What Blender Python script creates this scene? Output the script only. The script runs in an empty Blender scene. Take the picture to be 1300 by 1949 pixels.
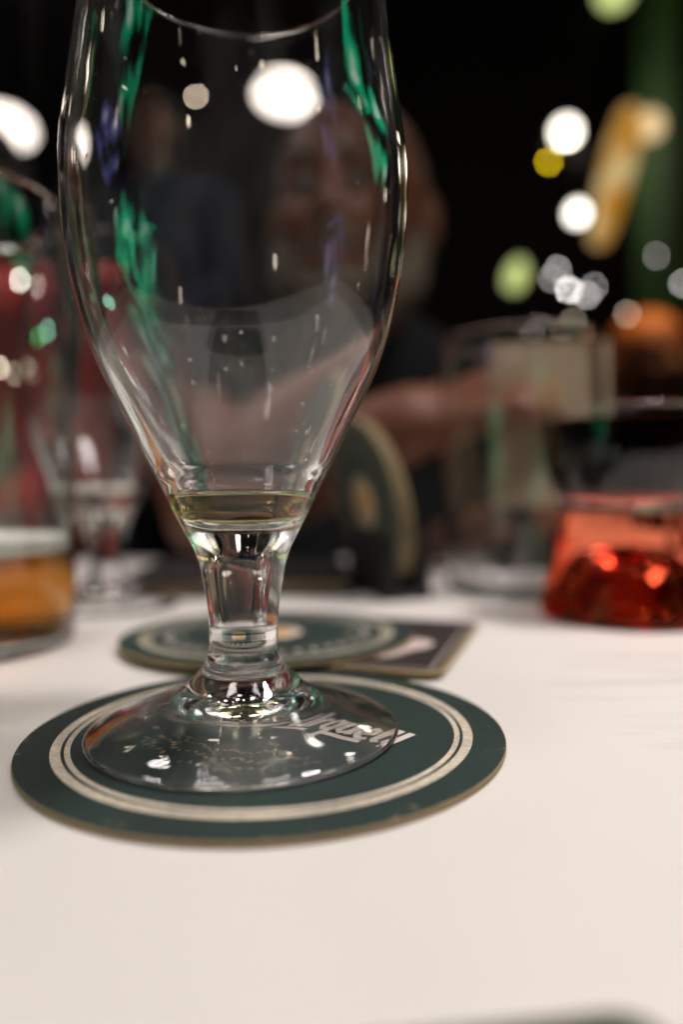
import bpy, bmesh, math, random
from mathutils import Vector, Matrix

# ------------------------------------------------------------------ camera
sc = bpy.context.scene
COL = sc.collection
R = math.radians
H_CAM = 0.05468
F_PX = 1350.0
cam_d = bpy.data.cameras.new('camera')
cam = bpy.data.objects.new('camera', cam_d); COL.objects.link(cam)
cam_d.sensor_fit = 'VERTICAL'; cam_d.sensor_height = 36.0; cam_d.sensor_width = 24.0
cam_d.lens = F_PX / 1949.0 * 36.0
cam_d.clip_start = 0.004; cam_d.clip_end = 60.0
cam.matrix_world = (Matrix.Translation((0, 0, H_CAM)) @ Matrix.Rotation(R(90 - 1.419), 4, 'X')
                    @ Matrix.Rotation(R(-0.45), 4, 'Z'))
cam_d.dof.use_dof = True
cam_d.dof.focus_distance = 0.150
cam_d.dof.aperture_fstop = 3.6
cam_d.dof.aperture_blades = 9
sc.camera = cam

# ------------------------------------------------------------------ world, lamps, exposure
world = bpy.data.worlds.new('World'); sc.world = world; world.use_nodes = True
bgn = world.node_tree.nodes['Background']
bgn.inputs[0].default_value = (1.0, 0.80, 0.62, 1); bgn.inputs[1].default_value = 0.010

def area(name, loc, target, size, energy, col, shape='DISK', size_y=None):
    l = bpy.data.lights.new(name, 'AREA'); l.shape = shape; l.size = size
    if size_y: l.size_y = size_y
    l.energy = energy; l.color = col
    o = bpy.data.objects.new(name, l); COL.objects.link(o)
    o.location = loc
    o.rotation_euler = (Vector(target) - Vector(loc)).to_track_quat('-Z', 'Y').to_euler()
    return o
def point(name, loc, radius, energy, col):
    l = bpy.data.lights.new(name, 'POINT'); l.shadow_soft_size = radius; l.energy = energy; l.color = col
    o = bpy.data.objects.new(name, l); COL.objects.link(o); o.location = loc
    return o
# overhead lights out of view: the key lamp first, the others added as fill
def downlight(loc, size, energy, spread, col=(1.0, 0.912, 0.90), lean=(0, 0)):
    o = area('overhead_light', loc, (loc[0] + lean[0], loc[1] + lean[1], 0), size, energy, col)
    o.data.spread = R(spread); return o
downlight((0.36, 0.21, 0.80), 0.15, 2.25, 105, lean=(-0.12, -0.02))
downlight((-0.28, -0.05, 1.10), 0.26, 0.88, 100, lean=(0.1, 0.2))  # added for soft fill from the left
downlight((0.26, 0.05, 1.20), 0.26, 0.70, 95, lean=(-0.1, 0.2))  # second light added for soft fill
downlight((-0.75, 0.95, 1.30), 0.20, 2.4, 95, lean=(0.05, 0.1))                       # added to brighten the red shirt
downlight((0.80, 1.50, 1.15), 0.15, 2.2, 90, col=(1.0, 0.62, 0.28))  # amber light added to brighten the ginger hair
for x, y, z, e in ((-0.42, 1.55, 1.42, .34), (-0.05, 1.75, 1.62, .42), (0.36, 1.50, 1.50, .34), (0.70, 1.20, 1.30, .28)):
    area('overhead_light', (x, y, z), (0.0, 0.2, 0.0), 0.10, e, (1.0, 0.93, 0.86))  # added at the back, unseen, for reflections on foot and stem
def sign(loc, target, w, h, energy, col, col2, roll=0.0):
    """lit sign panel: rows of diodes, uneven, two tones"""
    o = area('panel_light', loc, target, w, energy, (1, 1, 1), 'RECTANGLE', h); l = o.data; l.use_nodes = True
    o.rotation_euler.rotate_axis('Z', R(roll))
    nt = l.node_tree; em = nt.nodes['Emission']; ge = nt.nodes.new('ShaderNodeNewGeometry')
    mp = nt.nodes.new('ShaderNodeMapping'); mp.inputs['Scale'].default_value = (4.0, 5.5, 1)
    nt.links.new(ge.outputs['Parametric'], mp.inputs['Vector'])
    no = nt.nodes.new('ShaderNodeTexNoise'); no.inputs['Scale'].default_value = 0.7; no.inputs['Detail'].default_value = 0.5
    nt.links.new(mp.outputs['Vector'], no.inputs['Vector'])
    cr = nt.nodes.new('ShaderNodeValToRGB'); e = cr.color_ramp.elements
    e[0].position = .42; e[0].color = (0, 0, 0, 1); e[1].position = .53; e[1].color = (*col, 1)
    x = e.new(.60); x.color = (*col, 1); x = e.new(.66); x.color = (*col2, 1)
    nt.links.new(no.outputs['Fac'], cr.inputs[0])
    wv = nt.nodes.new('ShaderNodeTexWave'); wv.bands_direction = 'Y'; wv.inputs['Scale'].default_value = 5.0
    nt.links.new(ge.outputs['Parametric'], wv.inputs['Vector'])
    mr = nt.nodes.new('ShaderNodeMapRange'); mr.inputs['To Min'].default_value = .55; mr.inputs['To Max'].default_value = 1.3
    nt.links.new(wv.outputs['Fac'], mr.inputs['Value'])
    nt.links.new(cr.outputs['Color'], em.inputs['Color']); nt.links.new(mr.outputs['Result'], em.inputs['Strength'])
    return o
GRN = (0.0, 0.62, 0.27)
sign((0.47, 0.27, 0.44), (-0.02, 0.16, 0.14), 0.20, 0.34, 0.46, GRN, (.8, 1, .85), 38)
sign((-0.36, -0.06, 0.10), (-0.02, 0.16, 0.09), 0.18, 0.18, 0.24, GRN, (.5, .9, .7), 45)
sign((-0.55, 0.00, 0.34), (-0.02, 0.16, 0.12), 0.16, 0.16, 0.13, (.12, .12, .45), (.7, .7, .9), 40)  # blue panel added for the blue patches reflected in the bowl
for loc, e in (((-0.25, -0.30, 0.55), .05), ((0.20, -0.35, 0.60), .05), ((0.55, -0.10, 0.75), .07), ((-0.60, 0.10, 0.70), .06),
               ((-0.9, 0.5, 0.5), .10), ((0.9, 0.6, 0.45), .10), ((-0.7, 1.05, 0.75), .14), ((0.75, 1.15, 0.80), .14), ((0.12, 0.9, 1.1), .14),
               ((-0.15, 1.2, 1.25), .18), ((-1.0, -0.3, 0.8), .14), ((0.9, -0.4, 0.7), .12), ((0.1, -0.8, 0.9), .12), ((-0.35, -0.7, 0.5), .10)):
    rb = (.012, .030, .018, .024)[int(e * 1000 + loc[0] * 40) % 4]
    point('streak_light', loc, rb, e * 4.4 * (rb / .03) ** 2, (1.0, 0.84, 0.64))  # added point lights, unseen, for bright streaks on the bowl
sc.view_settings.view_transform = 'Standard'; sc.view_settings.look = 'None'
sc.view_settings.exposure = 0.0; sc.view_settings.gamma = 1.0
sc.view_settings.use_curve_mapping = False
sc.render.engine = 'CYCLES'
cy = sc.cycles
cy.use_denoising = True
cy.max_bounces = 24; cy.transmission_bounces = 24; cy.glossy_bounces = 12; cy.diffuse_bounces = 4
cy.transparent_max_bounces = 12; cy.volume_bounces = 0
cy.caustics_reflective = True; cy.caustics_refractive = True; cy.blur_glossy = 0.2
cy.sample_clamp_indirect = 40.0; cy.sample_clamp_direct = 0.0

# ------------------------------------------------------------------ helpers
random.seed(7)
def at(px, py, depth):
    """world point at a photo pixel and a distance along the table (layout aid)"""
    x = px - 650.0; y = py - 974.5
    cr, sr = math.cos(R(-0.45)), math.sin(R(-0.45))
    x, y = cr * x + sr * y, -sr * x + cr * y
    cp, sp = math.cos(R(1.419)), math.sin(R(1.419))
    dx, dy, dz = x / F_PX, cp - y / F_PX * sp, -sp - y / F_PX * cp
    t = depth / dy
    return Vector((t * dx, depth, H_CAM + t * dz))

def tag(o, label=None, cat=None, group=None, kind=None):
    if label: o['label'] = label
    if cat: o['category'] = cat
    if group: o['group'] = group
    if kind: o['kind'] = kind
    return o
def empty(name, loc=(0, 0, 0), rz=0.0):
    o = bpy.data.objects.new(name, None); COL.objects.link(o)
    o.location = loc; o.rotation_euler = (0, 0, rz); o.empty_display_size = 0.02
    return o
def link(name, me, mat, parent=None):
    o = bpy.data.objects.new(name, me); COL.objects.link(o)
    if mat is not None and not me.materials: me.materials.append(mat)
    if parent is not None: o.parent = parent
    return o
def mesh(name, verts, faces, mat, parent=None, smooth=False):
    me = bpy.data.meshes.new(name); me.from_pydata(verts, [], faces); me.update()
    if smooth:
        for p in me.polygons: p.use_smooth = True
    return link(name, me, mat, parent)
def bm_obj(name, bm, mat, parent=None, smooth=True):
    me = bpy.data.meshes.new(name); bm.normal_update(); bm.to_mesh(me); bm.free()
    if smooth:
        for p in me.polygons: p.use_smooth = True
    return link(name, me, mat, parent)
def spline(pts, n=8):
    """dense Catmull-Rom through (r, z) pairs"""
    out = []
    P = [pts[0]] + list(pts) + [pts[-1]]
    for i in range(1, len(P) - 2):
        a, b, c, d = P[i - 1], P[i], P[i + 1], P[i + 2]
        for k in range(n):
            t = k / n
            q = []
            for j in range(2):
                q.append(0.5 * (2 * b[j] + (c[j] - a[j]) * t + (2 * a[j] - 5 * b[j] + 4 * c[j] - d[j]) * t * t
                                + (-a[j] + 3 * b[j] - 3 * c[j] + d[j]) * t ** 3))
            out.append((max(q[0], 0.0), q[1]))
    out.append(pts[-1])
    return out
def lathe(name, prof, mat, parent=None, seg=96, normals=None, closed=False):
    """prof runs so that the outside is on its right-hand side; (r, z) in metres.
    normals: optional list of (nr, nz) for each point"""
    verts, faces, idx, nv = [], [], [], []
    for i, (r, z) in enumerate(prof):
        if r < 1e-6:
            idx.append([len(verts)]); verts.append((0, 0, z))
            nv.append((0, 0, 1.0 if normals is None else (1.0 if normals[i][1] > 0 else -1.0)))
        else:
            row = []
            for k in range(seg):
                a = 2 * math.pi * k / seg
                row.append(len(verts)); verts.append((r * math.cos(a), r * math.sin(a), z))
                if normals:
                    nr, nz = normals[i]; nv.append((nr * math.cos(a), nr * math.sin(a), nz))
            idx.append(row)
    m = len(prof)
    for i in range(m if closed else m - 1):
        A, B = idx[i], idx[(i + 1) % m]
        if len(A) == 1 and len(B) == 1: continue
        for k in range(seg):
            k2 = (k + 1) % seg
            if len(A) == 1: faces.append((A[0], B[k2], B[k]))
            elif len(B) == 1: faces.append((A[k], A[k2], B[0]))
            else: faces.append((A[k], A[k2], B[k2], B[k]))
    me = bpy.data.meshes.new(name); me.from_pydata(verts, [], faces); me.update()
    for p in me.polygons: p.use_smooth = True
    if normals: me.normals_split_custom_set_from_vertices(nv)
    return link(name, me, mat, parent)
def prof_normals(prof):
    out = []
    n = len(prof)
    for i in range(n):
        a = prof[max(i - 1, 0)]; b = prof[min(i + 1, n - 1)]
        dr, dz = b[0] - a[0], b[1] - a[1]
        l = math.hypot(dr, dz) or 1.0
        out.append((dz / l, -dr / l))
    return out
def box(bm, c, s, rot=None):
    ret = bmesh.ops.create_cube(bm, size=1.0)
    M = Matrix.Translation(c) @ (rot if rot else Matrix.Identity(4)) @ Matrix.Diagonal((s[0], s[1], s[2], 1))
    bmesh.ops.transform(bm, matrix=M, verts=ret['verts'])
    return ret['verts']
def rounded_slab(name, w, d, t, rad, mat, parent=None, seg=8, bev=0.0003):
    """flat slab with rounded corners lying on z=0, its middle at the origin"""
    bm = bmesh.new(); vs = []
    for cx, cy, a0 in ((w/2-rad, d/2-rad, 0), (-w/2+rad, d/2-rad, 90), (-w/2+rad, -d/2+rad, 180), (w/2-rad, -d/2+rad, 270)):
        for k in range(seg + 1):
            a = R(a0 + 90 * k / seg); vs.append(bm.verts.new((cx + rad * math.cos(a), cy + rad * math.sin(a), 0)))
    f = bm.faces.new(vs)
    ret = bmesh.ops.extrude_face_region(bm, geom=[f])
    bmesh.ops.translate(bm, vec=(0, 0, t), verts=[v for v in ret['geom'] if isinstance(v, bmesh.types.BMVert)])
    bmesh.ops.recalc_face_normals(bm, faces=bm.faces[:])
    if bev:
        ed = [e for e in bm.edges if len(e.link_faces) == 2 and abs(e.verts[0].co.z - e.verts[1].co.z) < 1e-7]
        bmesh.ops.bevel(bm, geom=ed, offset=bev, segments=2, affect='EDGES', profile=0.5)
    return bm_obj(name, bm, mat, parent, smooth=False)

# ------------------------------------------------------------------ materials
def newmat(name):
    m = bpy.data.materials.new(name); m.use_nodes = True
    nt = m.node_tree
    return m, nt, nt.nodes['Principled BSDF'], nt.nodes['Material Output']
def plain(name, col, rough=0.6, var=0.12, scale=40.0, bump=0.0, metal=0.0, spec=0.5, bscale=None):
    m, nt, p, out = newmat(name)
    tc = nt.nodes.new('ShaderNodeTexCoord')
    no = nt.nodes.new('ShaderNodeTexNoise'); no.inputs['Scale'].default_value = scale; no.inputs['Detail'].default_value = 5
    nt.links.new(tc.outputs['Object'], no.inputs['Vector'])
    mx = nt.nodes.new('ShaderNodeMix'); mx.data_type = 'RGBA'
    lo = [c * (1 - var) for c in col]; hi = [min(c * (1 + var), 1) for c in col]
    mx.inputs[6].default_value = (*lo, 1); mx.inputs[7].default_value = (*hi, 1)
    nt.links.new(no.outputs['Fac'], mx.inputs[0]); nt.links.new(mx.outputs[2], p.inputs['Base Color'])
    p.inputs['Roughness'].default_value = rough; p.inputs['Metallic'].default_value = metal
    p.inputs['Specular IOR Level'].default_value = spec
    if bump:
        n2 = nt.nodes.new('ShaderNodeTexNoise'); n2.inputs['Scale'].default_value = bscale or scale * 3
        n2.inputs['Detail'].default_value = 6
        nt.links.new(tc.outputs['Object'], n2.inputs['Vector'])
        b = nt.nodes.new('ShaderNodeBump'); b.inputs['Strength'].default_value = bump; b.inputs['Distance'].default_value = 0.001
        nt.links.new(n2.outputs['Fac'], b.inputs['Height']); nt.links.new(b.outputs['Normal'], p.inputs['Normal'])
    return m
def emit(name, col, strength):
    m, nt, p, out = newmat(name)
    p.inputs['Base Color'].default_value = (*[min(c, .9) for c in col], 1)
    p.inputs['Emission Color'].default_value = (*col, 1); p.inputs['Emission Strength'].default_value = strength
    p.inputs['Roughness'].default_value = 0.4
    return m
def glass(name, col=(1, 1, 1), ior=1.5, haze=0.0, rough=0.0, hscale=60.0):
    """clear glass; haze = share of a faint greasy film, uneven over the surface"""
    m, nt, p, out = newmat(name); nt.nodes.remove(p)
    g = nt.nodes.new('ShaderNodeBsdfGlass'); g.inputs['Color'].default_value = (*col, 1)
    g.inputs['IOR'].default_value = ior; g.inputs['Roughness'].default_value = rough
    if haze:
        tc = nt.nodes.new('ShaderNodeTexCoord')
        mp = nt.nodes.new('ShaderNodeMapping'); mp.inputs['Scale'].default_value = (1, 1, 0.30)
        nt.links.new(tc.outputs['Object'], mp.inputs['Vector'])
        no = nt.nodes.new('ShaderNodeTexNoise'); no.inputs['Scale'].default_value = hscale; no.inputs['Detail'].default_value = 8
        no.inputs['Roughness'].default_value = 0.62; no.inputs['Distortion'].default_value = 0.6
        nt.links.new(mp.outputs['Vector'], no.inputs['Vector'])
        cr = nt.nodes.new('ShaderNodeMapRange')
        cr.inputs['From Min'].default_value = 0.46; cr.inputs['From Max'].default_value = 0.70
        cr.inputs['To Min'].default_value = 0.0; cr.inputs['To Max'].default_value = haze
        nt.links.new(no.outputs['Fac'], cr.inputs['Value'])
        df = nt.nodes.new('ShaderNodeBsdfTranslucent'); df.inputs['Color'].default_value = (0.85, 0.85, 0.85, 1)
        dd = nt.nodes.new('ShaderNodeBsdfDiffuse'); dd.inputs['Color'].default_value = (0.85, 0.85, 0.85, 1)
        a = nt.nodes.new('ShaderNodeMixShader'); a.inputs[0].default_value = 0.5
        nt.links.new(df.outputs[0], a.inputs[1]); nt.links.new(dd.outputs[0], a.inputs[2])
        mx = nt.nodes.new('ShaderNodeMixShader')
        nt.links.new(cr.outputs['Result'], mx.inputs[0]); nt.links.new(g.outputs[0], mx.inputs[1]); nt.links.new(a.outputs[0], mx.inputs[2])
        nt.links.new(mx.outputs[0], out.inputs['Surface'])
    else:
        nt.links.new(g.outputs[0], out.inputs['Surface'])
    return m
def liquid(name, col, density, n_glass=1.5, n_liq=1.34):
    """drink in a glass: where it touches the glass the index is n_liq / n_glass, on its open top n_liq"""
    m, nt, p, out = newmat(name); nt.nodes.remove(p)
    g = nt.nodes.new('ShaderNodeBsdfGlass'); g.inputs['Roughness'].default_value = 0.0
    at_ = nt.nodes.new('ShaderNodeAttribute'); at_.attribute_name = 'open_top'
    mr = nt.nodes.new('ShaderNodeMapRange'); mr.inputs['To Min'].default_value = n_liq / n_glass; mr.inputs['To Max'].default_value = n_liq
    nt.links.new(at_.outputs['Fac'], mr.inputs['Value']); nt.links.new(mr.outputs['Result'], g.inputs['IOR'])
    v = nt.nodes.new('ShaderNodeVolumeAbsorption'); v.inputs['Color'].default_value = (*col, 1); v.inputs['Density'].default_value = density
    nt.links.new(g.outputs[0], out.inputs['Surface']); nt.links.new(v.outputs[0], out.inputs['Volume'])
    return m
def fill_profile(inner, zc):
    """inner: glass inside from the lip down to the middle of the bottom; returns (dry part above zc, wet part below, middle first)"""
    for i in range(len(inner) - 1):
        (r0, z0), (r1, z1) = inner[i], inner[i + 1]
        if z0 >= zc > z1:
            t = (zc - z0) / (z1 - z0); c = (r0 + (r1 - r0) * t, zc)
            return inner[:i + 1] + [c], list(reversed(inner[i + 1:])) + [c]
def pour(name, wet, zs, mat, seg=96):
    """the drink: wet glass side, then meniscus and level top at zs; the top faces are marked open_top"""
    ro, zc = wet[-1]; h = zc - zs
    top = [(ro - .06 * h, zs + .8 * h), (ro - .45 * h, zs + .28 * h), (ro - 1.2 * h, zs + .03 * h), (ro - 2.6 * h, zs), (ro * .4, zs), (0, zs)]
    nw = prof_normals(wet); nw[0] = (0, -1); nt_ = prof_normals([wet[-1]] + top); nt_[-1] = (0, 1)
    pr = wet + top; n = nw + nt_[1:]
    o = lathe(name, pr, mat, None, seg=seg, normals=n)
    at_ = o.data.attributes.new('open_top', 'FLOAT', 'FACE')
    cut = seg * (len(wet) - 1)
    for i in range(len(o.data.polygons)): at_.data[i].value = 1.0 if i >= cut else 0.0
    return o
def radial_print(name, stops, rough=0.62):
    """card printed in rings: stops = [(radius m, colour)] outwards; worn a little, paper grain"""
    m, nt, p, out = newmat(name)
    tc = nt.nodes.new('ShaderNodeTexCoord')
    sx = nt.nodes.new('ShaderNodeSeparateXYZ'); nt.links.new(tc.outputs['Object'], sx.inputs[0])
    cb = nt.nodes.new('ShaderNodeCombineXYZ'); nt.links.new(sx.outputs[0], cb.inputs[0]); nt.links.new(sx.outputs[1], cb.inputs[1])
    ln = nt.nodes.new('ShaderNodeVectorMath'); ln.operation = 'LENGTH'; nt.links.new(cb.outputs[0], ln.inputs[0])
    mu = nt.nodes.new('ShaderNodeMath'); mu.operation = 'MULTIPLY'; mu.inputs[1].default_value = 1 / 0.06
    nt.links.new(ln.outputs['Value'], mu.inputs[0])
    cr = nt.nodes.new('ShaderNodeValToRGB'); cr.color_ramp.interpolation = 'CONSTANT'
    el = cr.color_ramp.elements
    el[0].position = 0.0; el[0].color = (*stops[0][1], 1)
    el[1].position = stops[1][0] / 0.06; el[1].color = (*stops[1][1], 1)
    for r, c in stops[2:]:
        e = el.new(r / 0.06); e.color = (*c, 1)
    nt.links.new(mu.outputs[0], cr.inputs[0])
    no = nt.nodes.new('ShaderNodeTexNoise'); no.inputs['Scale'].default_value = 900; no.inputs['Detail'].default_value = 6
    nt.links.new(tc.outputs['Object'], no.inputs['Vector'])
    mr = nt.nodes.new('ShaderNodeMapRange'); mr.inputs['From Min'].default_value = .3; mr.inputs['From Max'].default_value = .7
    mr.inputs['To Min'].default_value = 0.78; mr.inputs['To Max'].default_value = 1.2
    nt.links.new(no.outputs['Fac'], mr.inputs['Value'])
    mx = nt.nodes.new('ShaderNodeVectorMath'); mx.operation = 'SCALE'
    nt.links.new(cr.outputs['Color'], mx.inputs[0]); nt.links.new(mr.outputs['Result'], mx.inputs['Scale'])
    # scuffs down to the board, mostly near the edge, and a damp tide mark or two
    n3 = nt.nodes.new('ShaderNodeTexNoise'); n3.inputs['Scale'].default_value = 260; n3.inputs['Detail'].default_value = 7; n3.inputs['Roughness'].default_value = .7
    nt.links.new(tc.outputs['Object'], n3.inputs['Vector'])
    er = nt.nodes.new('ShaderNodeMapRange'); er.inputs['From Min'].default_value = .70; er.inputs['From Max'].default_value = .90
    er.inputs['To Min'].default_value = -.02; er.inputs['To Max'].default_value = .13
    nt.links.new(mu.outputs[0], er.inputs['Value'])
    ad = nt.nodes.new('ShaderNodeMath'); ad.operation = 'ADD'; nt.links.new(n3.outputs['Fac'], ad.inputs[0]); nt.links.new(er.outputs[0], ad.inputs[1])
    sr_ = nt.nodes.new('ShaderNodeMapRange'); sr_.inputs['From Min'].default_value = .70; sr_.inputs['From Max'].default_value = .76; sr_.inputs['To Max'].default_value = .55
    nt.links.new(ad.outputs[0], sr_.inputs['Value'])
    n4 = nt.nodes.new('ShaderNodeTexNoise'); n4.inputs['Scale'].default_value = 45; n4.inputs['Detail'].default_value = 3
    nt.links.new(tc.outputs['Object'], n4.inputs['Vector'])
    m4 = nt.nodes.new('ShaderNodeMapRange'); m4.inputs['From Min'].default_value = .35; m4.inputs['From Max'].default_value = .65
    m4.inputs['To Min'].default_value = .8; m4.inputs['To Max'].default_value = 1.15; nt.links.new(n4.outputs['Fac'], m4.inputs['Value'])
    v4 = nt.nodes.new('ShaderNodeVectorMath'); v4.operation = 'SCALE'; nt.links.new(mx.outputs[0], v4.inputs[0]); nt.links.new(m4.outputs[0], v4.inputs['Scale'])
    wx = nt.nodes.new('ShaderNodeMix'); wx.data_type = 'RGBA'; wx.inputs[7].default_value = (.26, .22, .15, 1)
    nt.links.new(sr_.outputs[0], wx.inputs[0]); nt.links.new(v4.outputs[0], wx.inputs[6])
    nt.links.new(wx.outputs[2], p.inputs['Base Color'])
    p.inputs['Roughness'].default_value = rough
    b = nt.nodes.new('ShaderNodeBump'); b.inputs['Strength'].default_value = 0.25; b.inputs['Distance'].default_value = 0.0003
    nt.links.new(no.outputs['Fac'], b.inputs['Height']); nt.links.new(b.outputs['Normal'], p.inputs['Normal'])
    return m

CREAM = (0.62, 0.54, 0.42); GREEN = (0.009, 0.028, 0.023); GOLD = (0.62, 0.33, 0.09)
M = {}
M['glass'] = glass('clear_glass', haze=0.045, hscale=48)
M['glass_plain'] = glass('plain_glass', haze=0.03, hscale=40)
M['glass_clean'] = glass('clean_glass')
M['glass_pint'] = glass('pint_glass', (0.975, 0.993, 0.985), haze=0.05, hscale=30)
M['glass_red'] = glass('red_glass', (0.93, 0.47, 0.34), haze=0.0)
nt_ = M['glass_red'].node_tree                       # pressed glass: dimpled all over
tc_ = nt_.nodes.new('ShaderNodeTexCoord'); vo_ = nt_.nodes.new('ShaderNodeTexVoronoi'); vo_.inputs['Scale'].default_value = 120; vo_.feature = 'SMOOTH_F1'
bp_ = nt_.nodes.new('ShaderNodeBump'); bp_.inputs['Strength'].default_value = .55; bp_.inputs['Distance'].default_value = .002
nt_.links.new(tc_.outputs['Object'], vo_.inputs['Vector']); nt_.links.new(vo_.outputs['Distance'], bp_.inputs['Height'])
nt_.links.new(bp_.outputs['Normal'], nt_.nodes['Glass BSDF'].inputs['Normal'])
M['glass_foot'] = glass('foot_glass', haze=0.13, hscale=26)  # extra haze puts a pale sheen into the foot's surface
M['beer_last'] = liquid('beer_pale', (0.80, 0.71, 0.08), 105)
M['beer'] = liquid('beer_amber', (0.988, 0.69, 0.02), 47)
M['wine'] = liquid('red_drink', (0.62, 0.05, 0.05), 220)
M['foam'] = plain('beer_foam', (0.90, 0.84, 0.75), 0.8, 0.08, 300, 0.3)
M['droplet'] = glass('water', ior=1.33)
M['board'] = plain('pulp_board', (0.38, 0.28, 0.15), 0.9, 0.25, 600, 0.4)
M['print_ring'] = radial_print('ringed_print', [(0, GREEN), (0.0424, CREAM), (0.0435, GREEN), (0.0442, CREAM), (0.0464, GREEN)])
M['print_seal'] = radial_print('seal_print', [(0, GOLD), (0.0085, CREAM), (0.0125, GREEN), (0.030, (0.10, 0.11, 0.07)), (0.0315, GREEN),
                                             (0.0424, CREAM), (0.0430, GREEN), (0.0440, (0.40, 0.36, 0.26)), (0.0464, GREEN)])
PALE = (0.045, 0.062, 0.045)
M['print_lit'] = radial_print('lit_print', [(0, GOLD), (0.0085, (.5, .4, .28)), (0.0145, PALE), (0.030, (0.12, 0.12, 0.09)), (0.0325, PALE), (0.040, (.20, .18, .13)), (0.043, PALE)])  # seal print in paler green: light on the upright mats put into the colour
M['ink_cream'] = plain('cream_ink', (0.74, 0.63, 0.58), 0.6, 0.06, 400)
M['ink_gold'] = plain('gold_ink', (0.17, 0.115, 0.05), 0.45, 0.15, 400)
M['dark_card'] = plain('dark_card', (0.035, 0.026, 0.024), 0.45, 0.25, 300)
M['pale_print'] = plain('pale_print', (0.66, 0.54, 0.50), 0.5, 0.1, 120)
M['tan_print'] = plain('tan_print', (0.42, 0.26, 0.13), 0.5, 0.15, 120)
M['green_card'] = plain('green_card', (0.02, 0.05, 0.025), 0.5, 0.2, 200)
M['black'] = plain('black_plastic', (0.010, 0.010, 0.011), 0.45, 0.2, 60)
M['paper'] = plain('beige_paper', (0.33, 0.25, 0.165), 0.8, 0.10, 60, 0.1)
M['white_paper'] = plain('white_paper', (0.78, 0.74, 0.66), 0.85, 0.04, 80, 0.3)
M['print_grey'] = plain('faded_print', (0.24, 0.20, 0.15), 0.8, 0.2, 90)
M['skin'] = plain('skin', (0.165, 0.058, 0.029), 0.5, 0.18, 25, 0.15, bscale=300)
M['skin_pale'] = plain('skin_pale', (0.48, 0.26, 0.18), 0.5, 0.15, 25)
M['shirt_black'] = plain('black_cotton', (0.008, 0.008, 0.010), 0.9, 0.3, 60, 0.3)
M['shirt_red'] = plain('red_cotton', (0.50, 0.02, 0.018), 0.85, 0.25, 20, 0.3)
M['shirt_blue'] = plain('blue_cotton', (0.035, 0.050, 0.16), 0.85, 0.4, 12, 0.3)
M['trousers'] = plain('dark_denim', (0.012, 0.014, 0.022), 0.9, 0.3, 80)
M['beard'] = plain('grey_hair', (0.095, 0.070, 0.045), 0.8, 0.3, 90, 0.6)
M['hair_dark'] = plain('dark_hair', (0.02, 0.014, 0.010), 0.6, 0.3, 90, 0.6)
M['hair_ginger'] = plain('ginger_hair', (0.55, 0.17, 0.03), 0.6, 0.3, 60, 0.6)
M['eye'] = plain('eye_white', (0.10, 0.08, 0.07), 0.2, 0.05, 30)
M['iris'] = plain('eye_iris', (0.02, 0.015, 0.01), 0.2, 0.05, 30)

# table: cream laminate with a faint drawn grain
def table_mat():
    m, nt, p, out = newmat('cream_laminate')
    tc = nt.nodes.new('ShaderNodeTexCoord')
    mp = nt.nodes.new('ShaderNodeMapping'); mp.inputs['Scale'].default_value = (1.0, 9.0, 1.0); mp.inputs['Rotation'].default_value = (0, 0, R(8))
    nt.links.new(tc.outputs['Object'], mp.inputs['Vector'])
    n1 = nt.nodes.new('ShaderNodeTexNoise'); n1.inputs['Scale'].default_value = 9; n1.inputs['Detail'].default_value = 9; n1.inputs['Roughness'].default_value = .68
    n1.inputs['Distortion'].default_value = 1.2
    nt.links.new(mp.outputs['Vector'], n1.inputs['Vector'])
    r1 = nt.nodes.new('ShaderNodeValToRGB'); e = r1.color_ramp.elements
    e[0].position = .30; e[0].color = (.60, .57, .53, 1); e[1].position = .50; e[1].color = (.78, .74, .69, 1)
    n5 = nt.nodes.new('ShaderNodeTexNoise'); n5.inputs['Scale'].default_value = 7; n5.inputs['Detail'].default_value = 2
    nt.links.new(tc.outputs['Object'], n5.inputs['Vector'])
    m5 = nt.nodes.new('ShaderNodeMapRange'); m5.inputs['From Min'].default_value = .40; m5.inputs['From Max'].default_value = .62
    m5.inputs['To Min'].default_value = .22; m5.inputs['To Max'].default_value = -.02
    nt.links.new(n5.outputs['Fac'], m5.inputs['Value'])
    a5 = nt.nodes.new('ShaderNodeMath'); a5.operation = 'ADD'; nt.links.new(n1.outputs['Fac'], a5.inputs[0]); nt.links.new(m5.outputs[0], a5.inputs[1])
    nt.links.new(a5.outputs[0], r1.inputs[0])
    n2 = nt.nodes.new('ShaderNodeTexNoise'); n2.inputs['Scale'].default_value = 14; n2.inputs['Detail'].default_value = 4
    nt.links.new(tc.outputs['Object'], n2.inputs['Vector'])
    mr = nt.nodes.new('ShaderNodeMapRange'); mr.inputs['To Min'].default_value = .95; mr.inputs['To Max'].default_value = 1.04
    nt.links.new(n2.outputs['Fac'], mr.inputs['Value'])
    mx = nt.nodes.new('ShaderNodeVectorMath'); mx.operation = 'SCALE'
    nt.links.new(r1.outputs[0], mx.inputs[0]); nt.links.new(mr.outputs[0], mx.inputs['Scale'])
    nt.links.new(mx.outputs[0], p.inputs['Base Color'])
    p.inputs['Roughness'].default_value = .42; p.inputs['Specular IOR Level'].default_value = .35
    b = nt.nodes.new('ShaderNodeBump'); b.inputs['Strength'].default_value = .15; b.inputs['Distance'].default_value = .0004
    nt.links.new(n1.outputs['Fac'], b.inputs['Height']); nt.links.new(b.outputs[0], p.inputs['Normal'])
    return m
M['table'] = table_mat()

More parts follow.
